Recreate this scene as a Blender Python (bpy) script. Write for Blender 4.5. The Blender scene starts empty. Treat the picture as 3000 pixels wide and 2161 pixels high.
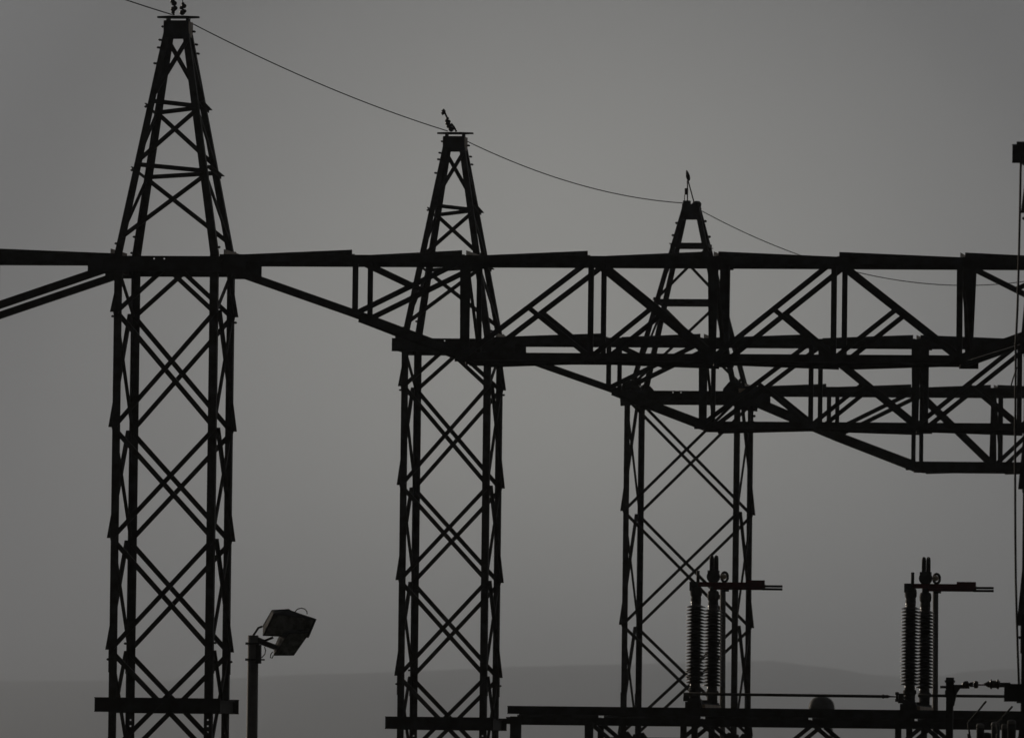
import bpy, math, random
from mathutils import Vector, Matrix
random.seed(7)
S = bpy.context.scene
COL = S.collection
R = math.radians

# ------------------------------------------------------------------ camera
W_PX, H_PX, F_PX = 3000.0, 2161.0, 31280.0
YAW, PITCH, ROLL = 0.1413, 0.0414, 0.0121
EYE = Vector((0, 0, 1.7))
FW = Vector((-math.sin(YAW)*math.cos(PITCH), math.cos(YAW)*math.cos(PITCH), math.sin(PITCH)))
r0 = FW.cross(Vector((0, 0, 1))).normalized()
u0 = r0.cross(FW)
RT = r0*math.cos(ROLL) + u0*math.sin(ROLL)
UP = u0*math.cos(ROLL) - r0*math.sin(ROLL)
cam_d = bpy.data.cameras.new('camera')
cam = bpy.data.objects.new('camera', cam_d)
COL.objects.link(cam)
m = Matrix((RT, UP, -FW)).transposed().to_4x4()
m.translation = EYE
cam.matrix_world = m
cam_d.sensor_width = 36.0
cam_d.lens = 36.0*F_PX/W_PX
cam_d.clip_start = 1.0
cam_d.clip_end = 90000
cam_d.dof.use_dof = True
cam_d.dof.focus_distance = 174.0
cam_d.dof.aperture_fstop = 7.0
S.camera = cam

# ------------------------------------------------------------------ world, sun, exposure
S.view_settings.view_transform = 'Standard'
S.view_settings.look = 'None'
S.view_settings.exposure = 0.0
S.view_settings.gamma = 1.0
SUN_DIR = Vector((-0.66, 0.72, 0.18)).normalized()      # towards the sun: left of the yard and slightly behind it
world = bpy.data.worlds.new('World')
S.world = world
world.use_nodes = True
nt = world.node_tree
for n in list(nt.nodes):
    nt.nodes.remove(n)


def N(t, **kw):
    n = nt.nodes.new(t)
    for k, v in kw.items():
        setattr(n, k, v)
    return n


out = N('ShaderNodeOutputWorld')
bg_sky = N('ShaderNodeBackground')
bg_cloud = N('ShaderNodeBackground')
add = N('ShaderNodeAddShader')
sky = N('ShaderNodeTexSky', sky_type='NISHITA', sun_disc=False)
sky.sun_elevation = math.asin(SUN_DIR.z)
sky.sun_rotation = math.atan2(SUN_DIR.x, SUN_DIR.y)
hs = N('ShaderNodeHueSaturation')
hs.inputs['Saturation'].default_value = 0.0
hs.inputs['Value'].default_value = 0.02
nt.links.new(sky.outputs[0], hs.inputs['Color'])
nt.links.new(hs.outputs[0], bg_sky.inputs['Color'])
bg_sky.inputs['Strength'].default_value = 0.05
tc = N('ShaderNodeTexCoord')
GLOW = (FW*F_PX + RT*(1650-1500) + UP*(1080-1330)).normalized()   # brightest part of the overcast
nrm = N('ShaderNodeVectorMath', operation='NORMALIZE')
nt.links.new(tc.outputs['Generated'], nrm.inputs[0])
dist = N('ShaderNodeVectorMath', operation='DISTANCE')
nt.links.new(nrm.outputs[0], dist.inputs[0])
dist.inputs[1].default_value = GLOW
ramp = N('ShaderNodeValToRGB')
ramp.color_ramp.interpolation = 'B_SPLINE'
mp = N('ShaderNodeMath', operation='POWER')
mp.inputs[1].default_value = 0.5
half = N('ShaderNodeMath', operation='MULTIPLY')
half.inputs[1].default_value = 0.5
nt.links.new(dist.outputs['Value'], half.inputs[0])
nt.links.new(half.outputs[0], mp.inputs[0])
nt.links.new(mp.outputs[0], ramp.inputs[0])


def stop(s, v, tint=(1, 1, 1)):
    return ((s/2)**0.5, (v*tint[0], v*tint[1], v*tint[2], 1))


STOPS = [stop(0.0, .365, (1.0, .985, .90)), stop(.010, .355, (1.0, .985, .90)), stop(.028, .285, (1.0, .985, .92)),
         stop(.048, .155, (1, .985, .95)), stop(.062, .065, (1, .985, .97)), stop(.12, .27), stop(.28, .50), stop(.55, .24), stop(1.0, .03), stop(1.9, .016)]
els = ramp.color_ramp.elements
while len(els) < len(STOPS):
    els.new(0.5)
for e, (p, c) in zip(els, STOPS):
    e.position = p
    e.color = c
noise = N('ShaderNodeTexNoise')
noise.inputs['Scale'].default_value = 24
noise.inputs['Detail'].default_value = 5
nt.links.new(nrm.outputs[0], noise.inputs['Vector'])
nr = N('ShaderNodeMapRange')
nr.inputs['From Min'].default_value = .3
nr.inputs['From Max'].default_value = .7
nr.inputs['To Min'].default_value = .965
nr.inputs['To Max'].default_value = 1.035
nt.links.new(noise.outputs[0], nr.inputs['Value'])
mul = N('ShaderNodeVectorMath', operation='SCALE')
nt.links.new(ramp.outputs[0], mul.inputs[0])
nt.links.new(nr.outputs[0], mul.inputs['Scale'])
nt.links.new(mul.outputs[0], bg_cloud.inputs['Color'])
bg_cloud.inputs['Strength'].default_value = .95
nt.links.new(bg_sky.outputs[0], add.inputs[0])
nt.links.new(bg_cloud.outputs[0], add.inputs[1])
nt.links.new(add.outputs[0], out.inputs['Surface'])

sun_d = bpy.data.lights.new('sun', 'SUN')
sun_d.energy = 1.4
sun_d.angle = R(12)
sun_d.color = (1.0, .86, .70)
sun = bpy.data.objects.new('sun', sun_d)
COL.objects.link(sun)
sun.rotation_euler = (-SUN_DIR).to_track_quat('-Z', 'Y').to_euler()


# ------------------------------------------------------------------ materials
def mat(name, col, col2=None, scale=6.0, rough=.7, metal=0.0, bump=0.0, spec=.3):
    mt = bpy.data.materials.new(name)
    mt.use_nodes = True
    t = mt.node_tree
    b = t.nodes['Principled BSDF']
    b.inputs['Roughness'].default_value = rough
    b.inputs['Metallic'].default_value = metal
    b.inputs['Specular IOR Level'].default_value = spec
    co = t.nodes.new('ShaderNodeTexCoord')
    nz = t.nodes.new('ShaderNodeTexNoise')
    nz.inputs['Scale'].default_value = scale
    nz.inputs['Detail'].default_value = 6
    t.links.new(co.outputs['Object'], nz.inputs['Vector'])
    cr = t.nodes.new('ShaderNodeValToRGB')
    c2 = col2 or tuple(c*.6 for c in col)
    cr.color_ramp.elements[0].position = .38
    cr.color_ramp.elements[1].position = .62
    cr.color_ramp.elements[0].color = (*c2, 1)
    cr.color_ramp.elements[1].color = (*col, 1)
    t.links.new(nz.outputs[0], cr.inputs[0])
    t.links.new(cr.outputs[0], b.inputs['Base Color'])
    if bump:
        bp = t.nodes.new('ShaderNodeBump')
        bp.inputs['Strength'].default_value = bump
        bp.inputs['Distance'].default_value = .004
        t.links.new(nz.outputs[0], bp.inputs['Height'])
        t.links.new(bp.outputs[0], b.inputs['Normal'])
    return mt


M_STEEL = mat('weathered_steel', (.060, .058, .054), (.035, .028, .022), 5, .75, bump=.3)
M_BEAM = mat('painted_beam_steel', (.050, .050, .048), (.032, .027, .023), 4, .75, bump=.3)
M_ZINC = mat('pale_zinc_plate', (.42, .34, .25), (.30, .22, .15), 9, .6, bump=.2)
M_PORC = mat('brown_porcelain', (.035, .022, .016), (.025, .016, .012), 12, .35, spec=.5)
M_RED = mat('red_painted_blade', (.085, .004, .006), (.06, .004, .005), 8, .5)
M_WIRE = mat('stranded_wire', (.045, .042, .040), None, 20, .7)
M_POLE = mat('galvanised_pole', (.16, .155, .145), (.11, .105, .10), 3, .7, bump=.3)
M_LAMP = mat('lamp_housing', (.035, .035, .038), (.025, .025, .025), 7, .85, spec=.1)
M_GLASS = mat('lamp_glass', (.16, .16, .16), (.03, .03, .03), 9, .12, spec=.8)
M_CONC = mat('concrete', (.32, .31, .29), (.25, .24, .22), 2, .9, bump=.4)
M_GROUND = mat('gravel_ground', (.16, .15, .13), (.09, .10, .06), .15, .95)
M_HILL = mat('wooded_hill', (.07, .085, .06), (.05, .06, .05), .002, .95)


# ------------------------------------------------------------------ helpers
def tag(o, label=None, cat=None, group=None, kind=None):
    for k, v in (('label', label), ('category', cat), ('group', group), ('kind', kind)):
        if v:
            o[k] = v
    return o


def empty(name, loc, label, cat, group=None):
    o = bpy.data.objects.new(name, None)
    o.empty_display_size = .3
    COL.objects.link(o)
    o.location = loc
    return tag(o, label, cat, group)


def mesh_obj(name, vs, fs, mt, parent=None, smooth=False):
    me = bpy.data.meshes.new(name)
    me.from_pydata([tuple(v) for v in vs], [], fs)
    me.validate()
    me.materials.append(mt)
    if smooth:
        for p in me.polygons:
            p.use_smooth = True
    o = bpy.data.objects.new(name, me)
    COL.objects.link(o)
    if parent:
        o.parent = parent
    return o


def copy_tree(o, parent=None):
    c = o.copy()
    COL.objects.link(c)
    if parent:
        c.parent = parent
        c.matrix_parent_inverse = o.matrix_parent_inverse
    for ch in KIDS.get(o.name, []) if False else [x for x in o.children]:
        copy_tree(ch, c)
    return c


KIDS = {}


def sect(p0, p1, prof, n):
    """extrude a closed 2D profile (s, n coordinates) from p0 to p1"""
    p0, p1 = Vector(p0), Vector(p1)
    a = (p1-p0).normalized()
    n = Vector(n)
    n = (n - a*n.dot(a)).normalized()
    s = a.cross(n)
    k = len(prof)
    vs = [p0 + s*x + n*y for x, y in prof] + [p1 + s*x + n*y for x, y in prof]
    fs = [(i, (i+1) % k, k+(i+1) % k, k+i) for i in range(k)]
    fs += [tuple(range(k-1, -1, -1)), tuple(range(k, 2*k))]
    return vs, fs


def join(parts):
    vs, fs = [], []
    for v, f in parts:
        o = len(vs)
        vs += list(v)
        fs += [tuple(i+o for i in q) for q in f]
    return vs, fs


def Lp(b, h, t=.010, side=1):
    """angle section: flange b in plane, flange h standing along n at one edge"""
    x0, x1 = -b/2, b/2
    pts = [(x0, 0), (x1, 0), (x1, h), (x1-t, h), (x1-t, t), (x0, t)]
    if side < 0:
        pts = [(-x, y) for x, y in reversed(pts)]
    return pts


def angle(name, p0, p1, n, b, h, parent, mt=None, t=.010, side=1):
    v, f = sect(p0, p1, Lp(b, h, t, side), n)
    return mesh_obj(name, v, f, mt or M_STEEL, parent)


def rect(w, h):
    return [(-w/2, -h/2), (w/2, -h/2), (w/2, h/2), (-w/2, h/2)]


def ibeam_g(p0, p1, n, h, w, t=.012):
    """h along s (height), w along n"""
    H2, W2 = h/2, w/2
    prof = [(-H2, -W2), (-H2+t, -W2), (-H2+t, -t/2), (H2-t, -t/2), (H2-t, -W2), (H2, -W2),
            (H2, W2), (H2-t, W2), (H2-t, t/2), (-H2+t, t/2), (-H2+t, W2), (-H2, W2)]
    return sect(p0, p1, prof, n)


def box_g(c, sx, sy, sz):
    x, y, z = c
    vs = [(x+a*sx/2, y+b*sy/2, z+d*sz/2) for a in (-1, 1) for b in (-1, 1) for d in (-1, 1)]
    fs = [(0, 1, 3, 2), (4, 6, 7, 5), (0, 4, 5, 1), (2, 3, 7, 6), (0, 2, 6, 4), (1, 5, 7, 3)]
    return vs, fs


def tube_g(pts, r, k=8, caps=True):
    pts = [Vector(p) for p in pts]
    rs = r if isinstance(r, (list, tuple)) else [r]*len(pts)
    vs, fs = [], []
    for i, p in enumerate(pts):
        a = (pts[min(i+1, len(pts)-1)] - pts[max(i-1, 0)])
        if a.length < 1e-9:
            a = Vector((0, 0, 1))
        a.normalize()
        ref = Vector((0, 1, 0)) if abs(a.y) < .9 else Vector((1, 0, 0))
        x = a.cross(ref).normalized()
        y = a.cross(x)
        for j in range(k):
            th = 2*math.pi*j/k
            vs.append(p + (x*math.cos(th) + y*math.sin(th))*rs[i])
    for i in range(len(pts)-1):
        for j in range(k):
            fs.append((i*k+j, i*k+(j+1) % k, (i+1)*k+(j+1) % k, (i+1)*k+j))
    if caps:
        fs.append(tuple(range(k-1, -1, -1)))
        fs.append(tuple((len(pts)-1)*k+j for j in range(k)))
    return vs, fs


def lathe_g(prof, c=(0, 0, 0), k=20, axis='Z'):
    """prof: list of (radius, height)"""
    vs, fs = [], []
    for r, h in prof:
        for j in range(k):
            th = 2*math.pi*j/k
            a, b = r*math.cos(th), r*math.sin(th)
            p = (a, b, h) if axis == 'Z' else ((h, a, b) if axis == 'X' else (a, h, b))
            vs.append((p[0]+c[0], p[1]+c[1], p[2]+c[2]))
    for i in range(len(prof)-1):
        for j in range(k):
            fs.append((i*k+j, i*k+(j+1) % k, (i+1)*k+(j+1) % k, (i+1)*k+j))
    fs.append(tuple(range(k-1, -1, -1)))
    fs.append(tuple((len(prof)-1)*k+j for j in range(k)))
    return vs, fs


def plate_g(poly, y0, y1):
    """poly of (x,z) extruded in y"""
    k = len(poly)
    vs = [(x, y0, z) for x, z in poly] + [(x, y1, z) for x, z in poly]
    fs = [(i, (i+1) % k, k+(i+1) % k, k+i) for i in range(k)]
    fs += [tuple(range(k-1, -1, -1)), tuple(range(k, 2*k))]
    return vs, fs


def M(name, geo, mt, parent=None, smooth=False):
    return mesh_obj(name, geo[0], geo[1], mt, parent, smooth)


def P(px, py, Y):
    """a point seen at a pixel of the photograph, on the vertical plane y = Y (used to measure the yard)"""
    d = FW + RT*((px-W_PX/2)/F_PX) + UP*((H_PX/2-py)/F_PX)
    t = Y/d.y
    return EYE + d*t


# ------------------------------------------------------------------ lattice towers
def bolt(p, d, parent, L=.05, r=.013):
    p, d = Vector(p), Vector(d).normalized()
    g = join([tube_g([p, p+d*L*.5, p+d*L], [r*1.5, r*1.1, r*.8], 6), tube_g([p+d*L*.45, p+d*L*.75], r*1.5, 6)])
    return M('step_bolt', g, M_STEEL, parent)


def perforated(x0, x1, z0, z1, y0, y1, holes, d=.026):
    """a strip (x0..x1, z0..z1, y0..y1) with square bolt holes through y, holes = [(x, z)] all on one line of x or z"""
    out = []
    if x1-x0 > z1-z0:     # horizontal strip: holes share one z
        zc = holes[0][1]
        out += [box_g(((x0+x1)/2, (y0+y1)/2, (z0+zc-d/2)/2), x1-x0, y1-y0, zc-d/2-z0),
                box_g(((x0+x1)/2, (y0+y1)/2, (z1+zc+d/2)/2), x1-x0, y1-y0, z1-zc-d/2)]
        xs = [x0] + [v for h in sorted(holes) for v in (h[0]-d/2, h[0]+d/2)] + [x1]
        for a, b in zip(xs[::2], xs[1::2]):
            out.append(box_g(((a+b)/2, (y0+y1)/2, zc), b-a, y1-y0, d))
    else:
        xc = holes[0][0]
        out += [box_g(((x0+xc-d/2)/2, (y0+y1)/2, (z0+z1)/2), xc-d/2-x0, y1-y0, z1-z0),
                box_g(((x1+xc+d/2)/2, (y0+y1)/2, (z0+z1)/2), x1-xc-d/2, y1-y0, z1-z0)]
        zs = [z0] + [v for h in sorted(holes, key=lambda q: q[1]) for v in (h[1]-d/2, h[1]+d/2)] + [z1]
        for a, b in zip(zs[::2], zs[1::2]):
            out.append(box_g((xc, (y0+y1)/2, (a+b)/2), d, y1-y0, b-a))
    return join(out)


def leg_g(x, y, sx, sy, z0, z1, lw, t=.012, holes=None):
    """upright angle: corner at (x,y), flanges running towards +sx and +sy"""
    parts = []
    ys = sorted((y, y+sy*t))
    xs = sorted((x, x+sx*lw))
    if holes:
        zh = [h for h in holes]
        lo, hi = min(zh)-.08, max(zh)+.08
        parts.append(box_g(((xs[0]+xs[1])/2, sum(ys)/2, (z0+lo)/2), lw, t, lo-z0))
        parts.append(perforated(xs[0], xs[1], lo, hi, ys[0], ys[1], [((xs[0]+xs[1])/2, z) for z in zh]))
        parts.append(box_g(((xs[0]+xs[1])/2, sum(ys)/2, (z1+hi)/2), lw, t, z1-hi))
    else:
        parts.append(box_g(((xs[0]+xs[1])/2, sum(ys)/2, (z0+z1)/2), lw, t, z1-z0))
    ya, yb = sorted((y+sy*t, y+sy*lw))
    xa, xb = sorted((x, x+sx*t))
    parts.append(box_g(((xa+xb)/2, (ya+yb)/2, (z0+z1)/2), t, yb-ya, z1-z0))
    return join(parts)


def tower(name, loc, label, w, joints, z_arm, lw, bw, spire, rails, group, kind):
    """w: leg spacing centre to centre; joints: heights of the bracing joints, top down; spire: (z0, z1, slope, levels)"""
    t = empty(name, loc, label, 'lattice tower', group)
    h = lw/2
    corners = [(-h, -h, 1, 1), (-h, w+h, 1, -1), (w+h, -h, -1, 1), (w+h, w+h, -1, -1)]
    zt = spire[0]
    hl = [3.06, 2.965, 2.87] if kind == 'slim' else None
    for (x, y, sx, sy) in corners:
        lg = M('leg', leg_g(x, y, sx, sy, .12, zt, lw, holes=hl), M_STEEL, t)
        M('foundation', box_g((x+sx*h, y+sy*h, .10), .55, .55, .36), M_CONC, t)
        # bolted splice on the leg
        M('splice_plate', join([box_g((x-sx*.008, y+sy*h, 3.95), .010, lw*.8, .34)]), M_STEEL, lg)
    # bracing of the four faces.  o: outward offset of the flanges
    zs = list(joints)
    o = h + .002
    panels = [(zs[i], zs[i+1]) for i in range(len(zs)-1)]
    for i, (za, zb) in enumerate(panels):
        da, db = .03, -.03
        a_, b_ = za-.04, zb+.04
        # front and rear faces: one bar outside, one inside the leg flange
        for y, ny in ((-o, -1), (w+o, 1)):
            yin = y - ny*.016
            angle('diagonal_brace', (-.01, y, b_), (w+.01, y, a_), (0, ny, 0), bw, bw*.75, t, side=1)
            angle('diagonal_brace', (-.01, yin, a_), (w+.01, yin, b_), (0, -ny, 0), bw, bw*.75, t, side=1)
        # left face: bar low at the front leg and high at the rear leg stands outside
        st = .06 if i < 3 else .045
        for x, nx in ((-o, -1), (w+o, 1)):
            f, r = (0, w) if nx < 0 else (w, 0)
            angle('diagonal_brace', (x, f-.03 if nx < 0 else f+.03, b_-.05), (x, r+.03 if nx < 0 else r-.03, a_+.03), (nx, 0, 0), bw, st, t, side=1 if nx < 0 else 1)
            xin = x - nx*.016
            angle('diagonal_brace', (xin, f, a_-.02), (xin, r, b_+.02), (-nx, 0, 0), bw, bw*.75, t)
    # short K bracing under the arms
    zj = zs[0]-.02
    for y, ny in ((-o, -1), (w+o, 1)):
        angle('diagonal_brace', (-.01, y, zj), (w/2, y, z_arm-.06), (0, ny, 0), bw, bw*.75, t)
        angle('diagonal_brace', (w+.01, y - ny*.016, zj), (w/2, y - ny*.016, z_arm-.06), (0, -ny, 0), bw, bw*.75, t)
    for x, nx in ((-o, -1), (w+o, 1)):
        f, r = (-.03, w+.03) if nx < 0 else (w+.03, -.03)
        angle('diagonal_brace', (x, f, zj-.03), (x, f+(r-f)*.52, z_arm-.04), (nx, 0, 0), bw, .06, t)
        angle('diagonal_brace', (x - nx*.016, f, z_arm), (x - nx*.016, r, zj), (-nx, 0, 0), bw, bw*.7, t)
    # arms that carry the beams and lower rails
    for (zr, ov0, ov1, hh, nm) in rails:
        for y in (-h-.05, w+h+.05):
            if nm == 'cross_arm':
                zc, y0, y1 = zr, y-.006, y+.006
                g = [perforated(-ov0, w+ov1, zc-hh/2, zc+hh/2, y0, y1, [(w/2-.18, zc+hh*.32), (w/2-.02, zc+hh*.32)], .022),
                     box_g((((w+ov1-ov0)/2), y, zc+hh/2-.006), w+ov0+ov1, .08, .012),
                     box_g((((w+ov1-ov0)/2), y, zc-hh/2+.006), w+ov0+ov1, .08, .012)]
                M(nm, join(g), M_BEAM, t)
            else:
                M(nm, ibeam_g((-ov0, y, zr), (w+ov1, y, zr), (0, 1, 0), hh, .09), M_BEAM, t)
        for x in (-h-.05, w+h+.05):
            M(nm, ibeam_g((x, -h, zr-.01), (x, w+h, zr-.01), (1, 0, 0), hh-.03, .07), M_BEAM, t)
    # spire: four raking angles
    z0, z1, sl, lv = spire[:4]
    top = w/2

    def at(ix, iy, z):
        s = sl*(z-z0)
        return Vector((s if ix == 0 else w-s, s if iy == 0 else w-s, z))
    for ix in (0, 1):
        for iy in (0, 1):
            a, b = at(ix, iy, z0-.10), at(ix, iy, z1)
            a = at(ix, iy, z0)
            sx, sy = (1 if ix == 0 else -1), (1 if iy == 0 else -1)
            k = [(0, 0), (lw, 0), (lw, .012), (.012, .012), (.012, lw), (0, lw)]
            vs = []
            for p, wd in ((a, 1.0), (b, spire[4] if len(spire) > 4 else .92)):
                for (u, v) in k:
                    vs.append((p.x + sx*(-h + (u-h)*wd + h), p.y + sy*(-h + (v-h)*wd + h), p.z))
            vs = [(x, y, z) for x, y, z in vs]
            n = len(k)
            fs = [(i, (i+1) % n, n+(i+1) % n, n+i) for i in range(n)] + [tuple(range(n-1, -1, -1)), tuple(range(n, 2*n))]
            mesh_obj('spire_leg', vs, fs, M_STEEL, t)
    for (za, zb, single) in lv:
        for iy, ny in ((0, -1), (1, 1)):
            off = Vector((0, ny*o, 0))
            p, q = (at(1, iy, za)+off, at(0, iy, zb)+off)
            if iy == 1:
                p, q = (at(0, iy, za)+off, at(1, iy, zb)+off)
            angle('spire_brace', q, p, (0, ny, 0), bw*.95, .045, t)
            if single == 2:
                p2, q2 = at(0 if iy == 0 else 1, iy, za)+off*.9, at(1 if iy == 0 else 0, iy, zb)+off*.9
                angle('spire_brace', q2, p2, (0, -ny, 0), bw*.9, .045, t)
        for ix, nx in ((0, -1), (1, 1)):
            off = Vector((nx*o, 0, 0))
            p, q = (at(ix, 0 if ix == 0 else 1, zb)+off, at(ix, 1 if ix == 0 else 0, za)+off)
            angle('spire_brace', p-off*.3, q-off*.3, (-nx, 0, 0), bw*.8, .03, t)
    return t, at, h, o


SLIM_J = [9.385, 7.563, 5.846, 4.12, 2.50, 1.20, .16]


def slim_tower(loc, label):
    w, lw, bw = 1.5, .124, .074
    lv = [(13.60, 12.72, 1), (12.50, 11.72, 1), (11.48, 10.52, 1)]
    t, at, h, o = tower('lattice_tower', loc, label, w, SLIM_J, 10.11, lw, bw, (10.27, 13.92, .1735, lv, .80),
                        [(10.105, .235, .12, .235, 'cross_arm'), (3.28, .27, .20, .225, 'lower_rail')], 'slim lattice towers of the beam row', 'slim')
    # nearly horizontal struts of the spire
    for zf0, zf1, zr0, zr1 in ((12.66, 12.58, 12.53, 12.62), (11.66, 11.56, 11.53, 11.60)):
        angle('spire_strut', at(0, 0, zf0)+Vector((-.02, -o-.02, 0)), at(1, 0, zf1)+Vector((.02, -o-.02, 0)), (0, -1, 0), .07, .05, t)
        angle('spire_strut', at(0, 1, zr0)+Vector((-.02, o+.02, 0)), at(1, 1, zr1)+Vector((.02, o+.02, 0)), (0, 1, 0), .07, .05, t)
        angle('spire_strut', at(0, 0, zf0-.06)+Vector((-o-.005, -.06, 0)), at(0, 1, zr0)+Vector((-o-.005, .05, 0)), (-1, 0, 0), .05, .03, t)
        angle('spire_strut', at(1, 1, zr1-.07)+Vector((o+.005, .07, 0)), at(1, 0, zf1+.07)+Vector((o+.005, -.02, 0)), (1, 0, 0), .05, .06, t)
    # head: box of plates and a flat cap
    for z in (13.80,):
        a = at(0, 0, z)
        b = at(1, 1, z)
        hw = h+.006
        M('head_plate', box_g((w/2, a.y-hw, z-.005), (b.x-a.x)+.11, .012, .26), M_BEAM, t)
        M('head_plate', box_g((w/2, b.y+hw, z-.005), (b.x-a.x)+.11, .012, .26), M_BEAM, t)
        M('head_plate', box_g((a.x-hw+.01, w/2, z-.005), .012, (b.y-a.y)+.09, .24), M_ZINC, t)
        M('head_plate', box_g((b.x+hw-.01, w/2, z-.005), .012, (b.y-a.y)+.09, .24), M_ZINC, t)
    c = w/2
    poly = [(-.33, -.03), (-.12, -.15), (.12, -.15), (.33, -.03), (.33, .03), (.12, .15), (-.12, .15), (-.33, .03)]
    k = len(poly)
    vs = [(c+x, c+y, 13.975) for x, y in poly] + [(c+x, c+y, 14.003) for x, y in poly]
    fs = [(i, (i+1) % k, k+(i+1) % k, k+i) for i in range(k)] + [tuple(range(k-1, -1, -1)), tuple(range(k, 2*k))]
    mesh_obj('cap_plate', vs, fs, M_BEAM, t)
    for sx in (-1, 1):
        M('cap_bracket', box_g((c+sx*.155, c, 13.945), .035, .22, .08), M_BEAM, t)
    # step bolts and bolt clusters that stand out at the joints
    for z, ix in ((9.29, 0), (9.27, 1), (3.98, 0), (3.98, 1)):
        bolt((-h if ix == 0 else w+h, .0 if ix == 0 else w, z), (-1 if ix == 0 else 1, 0, 0), t)
    for z, ix in ((4.25, 0), (3.96, 0), (4.25, 1), (3.96, 1)):
        bolt((-h if ix == 0 else w-h+lw, w if ix == 0 else 0, z), (-1 if ix == 0 else 1, 0, 0), t)
    for z in (13.83, 13.62, 13.50, 13.25):
        a = at(0, 0, z)
        bolt((a.x-h, a.y, z), (-1, 0, .1), t)
    for z in (13.78, 13.58, 13.44):
        a = at(1, 1, z)
        bolt((a.x+h, a.y, z), (1, 0, -.2), t)
    for z, ix, iy in ((12.57, 0, 0), (11.57, 0, 0), (10.42, 0, 0), (10.6, 0, 1), (10.35, 0, 1), (10.37, 1, 0), (10.36, 1, 1)):
        a = at(ix, iy, z)
        sx = -1 if ix == 0 else 1
        bolt((a.x+sx*h*.9, a.y, z), (sx, 0, 0), t)
    # packing plates where spire and beam meet
    M('seat_plate', box_g((-h-.05, .05, 10.245), .16, .12, .04), M_BEAM, t)
    return t


X1, Y1 = -29.33, 162.8
T1 = slim_tower((X1, Y1, 0), 'tall slim lattice tower at the left, its head cut by the top of the picture')
T2 = copy_tree(T1)
T2.location = (-29.09, 190.8, 0)
T2['label'] = 'middle lattice tower, whose spire has a leaning fitting on its flat cap'
T4 = copy_tree(T1)
T4.location = (-12.55, 134.8, 0)
T4['label'] = 'near lattice tower cut by the right edge, with a cable hanging beside it'

X3, Y3 = -27.89, 212.63
W3 = 2.22
T3, at3, h3, o3 = tower('lattice_tower', (X3, Y3, 0), 'wide lattice tower behind the insulator columns, with a narrow blunt spire', W3,
                        [10.05, 7.752, 5.469, 3.284, 1.65, .16], 10.10, .115, .060,
                        (9.93, 13.88, .247, [(13.05, 12.08, 1), (11.92, 10.30, 1)], .85),
                        [(10.08, .02, .05, .19, 'cross_arm'), (3.12, .30, .30, .20, 'lower_rail')], None, 'wide')
for z in (13.15, 12.0):
    for iy, ny in ((0, -1), (1, 1)):
        angle('spire_strut', at3(0, iy, z)+Vector((-.02, ny*o3, 0)), at3(1, iy, z)+Vector((.02, ny*o3, 0)), (0, ny, 0), .09, .05, T3)
    for ix, nx in ((0, -1), (1, 1)):
        angle('spire_strut', at3(ix, 0, z)+Vector((nx*o3, 0, 0)), at3(ix, 1, z)+Vector((nx*o3, 0, 0)), (nx, 0, 0), .08, .04, T3)
c3 = W3/2
for ny in (-1, 1):
    M('head_plate', box_g((c3, c3+ny*.19, 13.84), .34, .012, .30), M_BEAM, T3)
    M('head_plate', box_g((c3+ny*.175, c3, 13.80), .012, .34, .25), M_BEAM, T3)
M('head_block', box_g((c3-.09, c3-.05, 14.0), .14, .16, .12), M_BEAM, T3)
M('head_block', lathe_g([(.02, 13.93), (.085, 13.95), (.10, 14.0), (.07, 14.05), (.03, 14.06)], (c3+.10, c3+.02, 0), 12), M_BEAM, T3, True)
for z, ix in ((13.6, 0), (13.35, 0), (13.66, 1), (13.35, 1), (12.06, 0), (12.02, 1)):
    a = at3(ix, ix, z)
    sx = -1 if ix == 0 else 1
    bolt((a.x+sx*h3*.8, a.y, z), (sx, 0, 0), T3, .055, .018)
# heavy curved connection shoes where the raking legs meet the column
for ix in (0, 1):
    for iy in (0, 1):
        x = ix*W3
        y = -o3-.03 if iy == 0 else W3+o3+.03
        sx = 1 if ix == 0 else -1
        poly = [(x-sx*.13, 9.86), (x-sx*.15, 10.12), (x-sx*.10, 10.30), (x+sx*.02, 10.40), (x+sx*.16, 10.36), (x+sx*.28, 10.22), (x+sx*.30, 9.90)]
        M('connection_shoe', plate_g(poly, y-.02, y+.02), M_BEAM, T3)
        bolt((x-sx*.05, y, 10.36), (-sx*.3, 0, 1), T3, .07, .02)
M('zinc_lug', box_g((W3+.12, -o3-.06, 10.19), .16, .05, .08), M_ZINC, T3)
for k in range(3):
    bolt((W3+h3, W3+h3, 9.90-.13*k), (1, 0, -.1), T3, .03+.012*(k % 2), .018)
# footing shoes of the wide tower at the lower rail
for ix in (0, 1):
    for iy in (0, 1):
        x = ix*W3
        sx = 1 if ix == 0 else -1
        y = -o3-.03 if iy == 0 else W3+o3+.03
        M('connection_shoe', plate_g([(x-sx*.10, 3.30), (x-sx*.13, 3.02), (x+sx*.10, 3.0), (x+sx*.38, 3.0), (x+sx*.10, 3.34)], y-.012, y+.012), M_BEAM, T3)


# ------------------------------------------------------------------ truss beams
def vbar(name, x, y, z0, z1, w0, w1, ny, parent, stand=.05):
    """upright with a face plate that may taper, plus a standing flange"""
    g = join([plate_g([(x-w0/2, z0), (x+w0/2, z0), (x+w1/2, z1), (x-w1/2, z1)], y-.006, y+.006),
              box_g((x+min(w0, w1)/2-.006, y+ny*(stand/2+.006), (z0+z1)/2), .010, stand, z1-z0)])
    return M(name, g, M_BEAM, parent)


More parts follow.
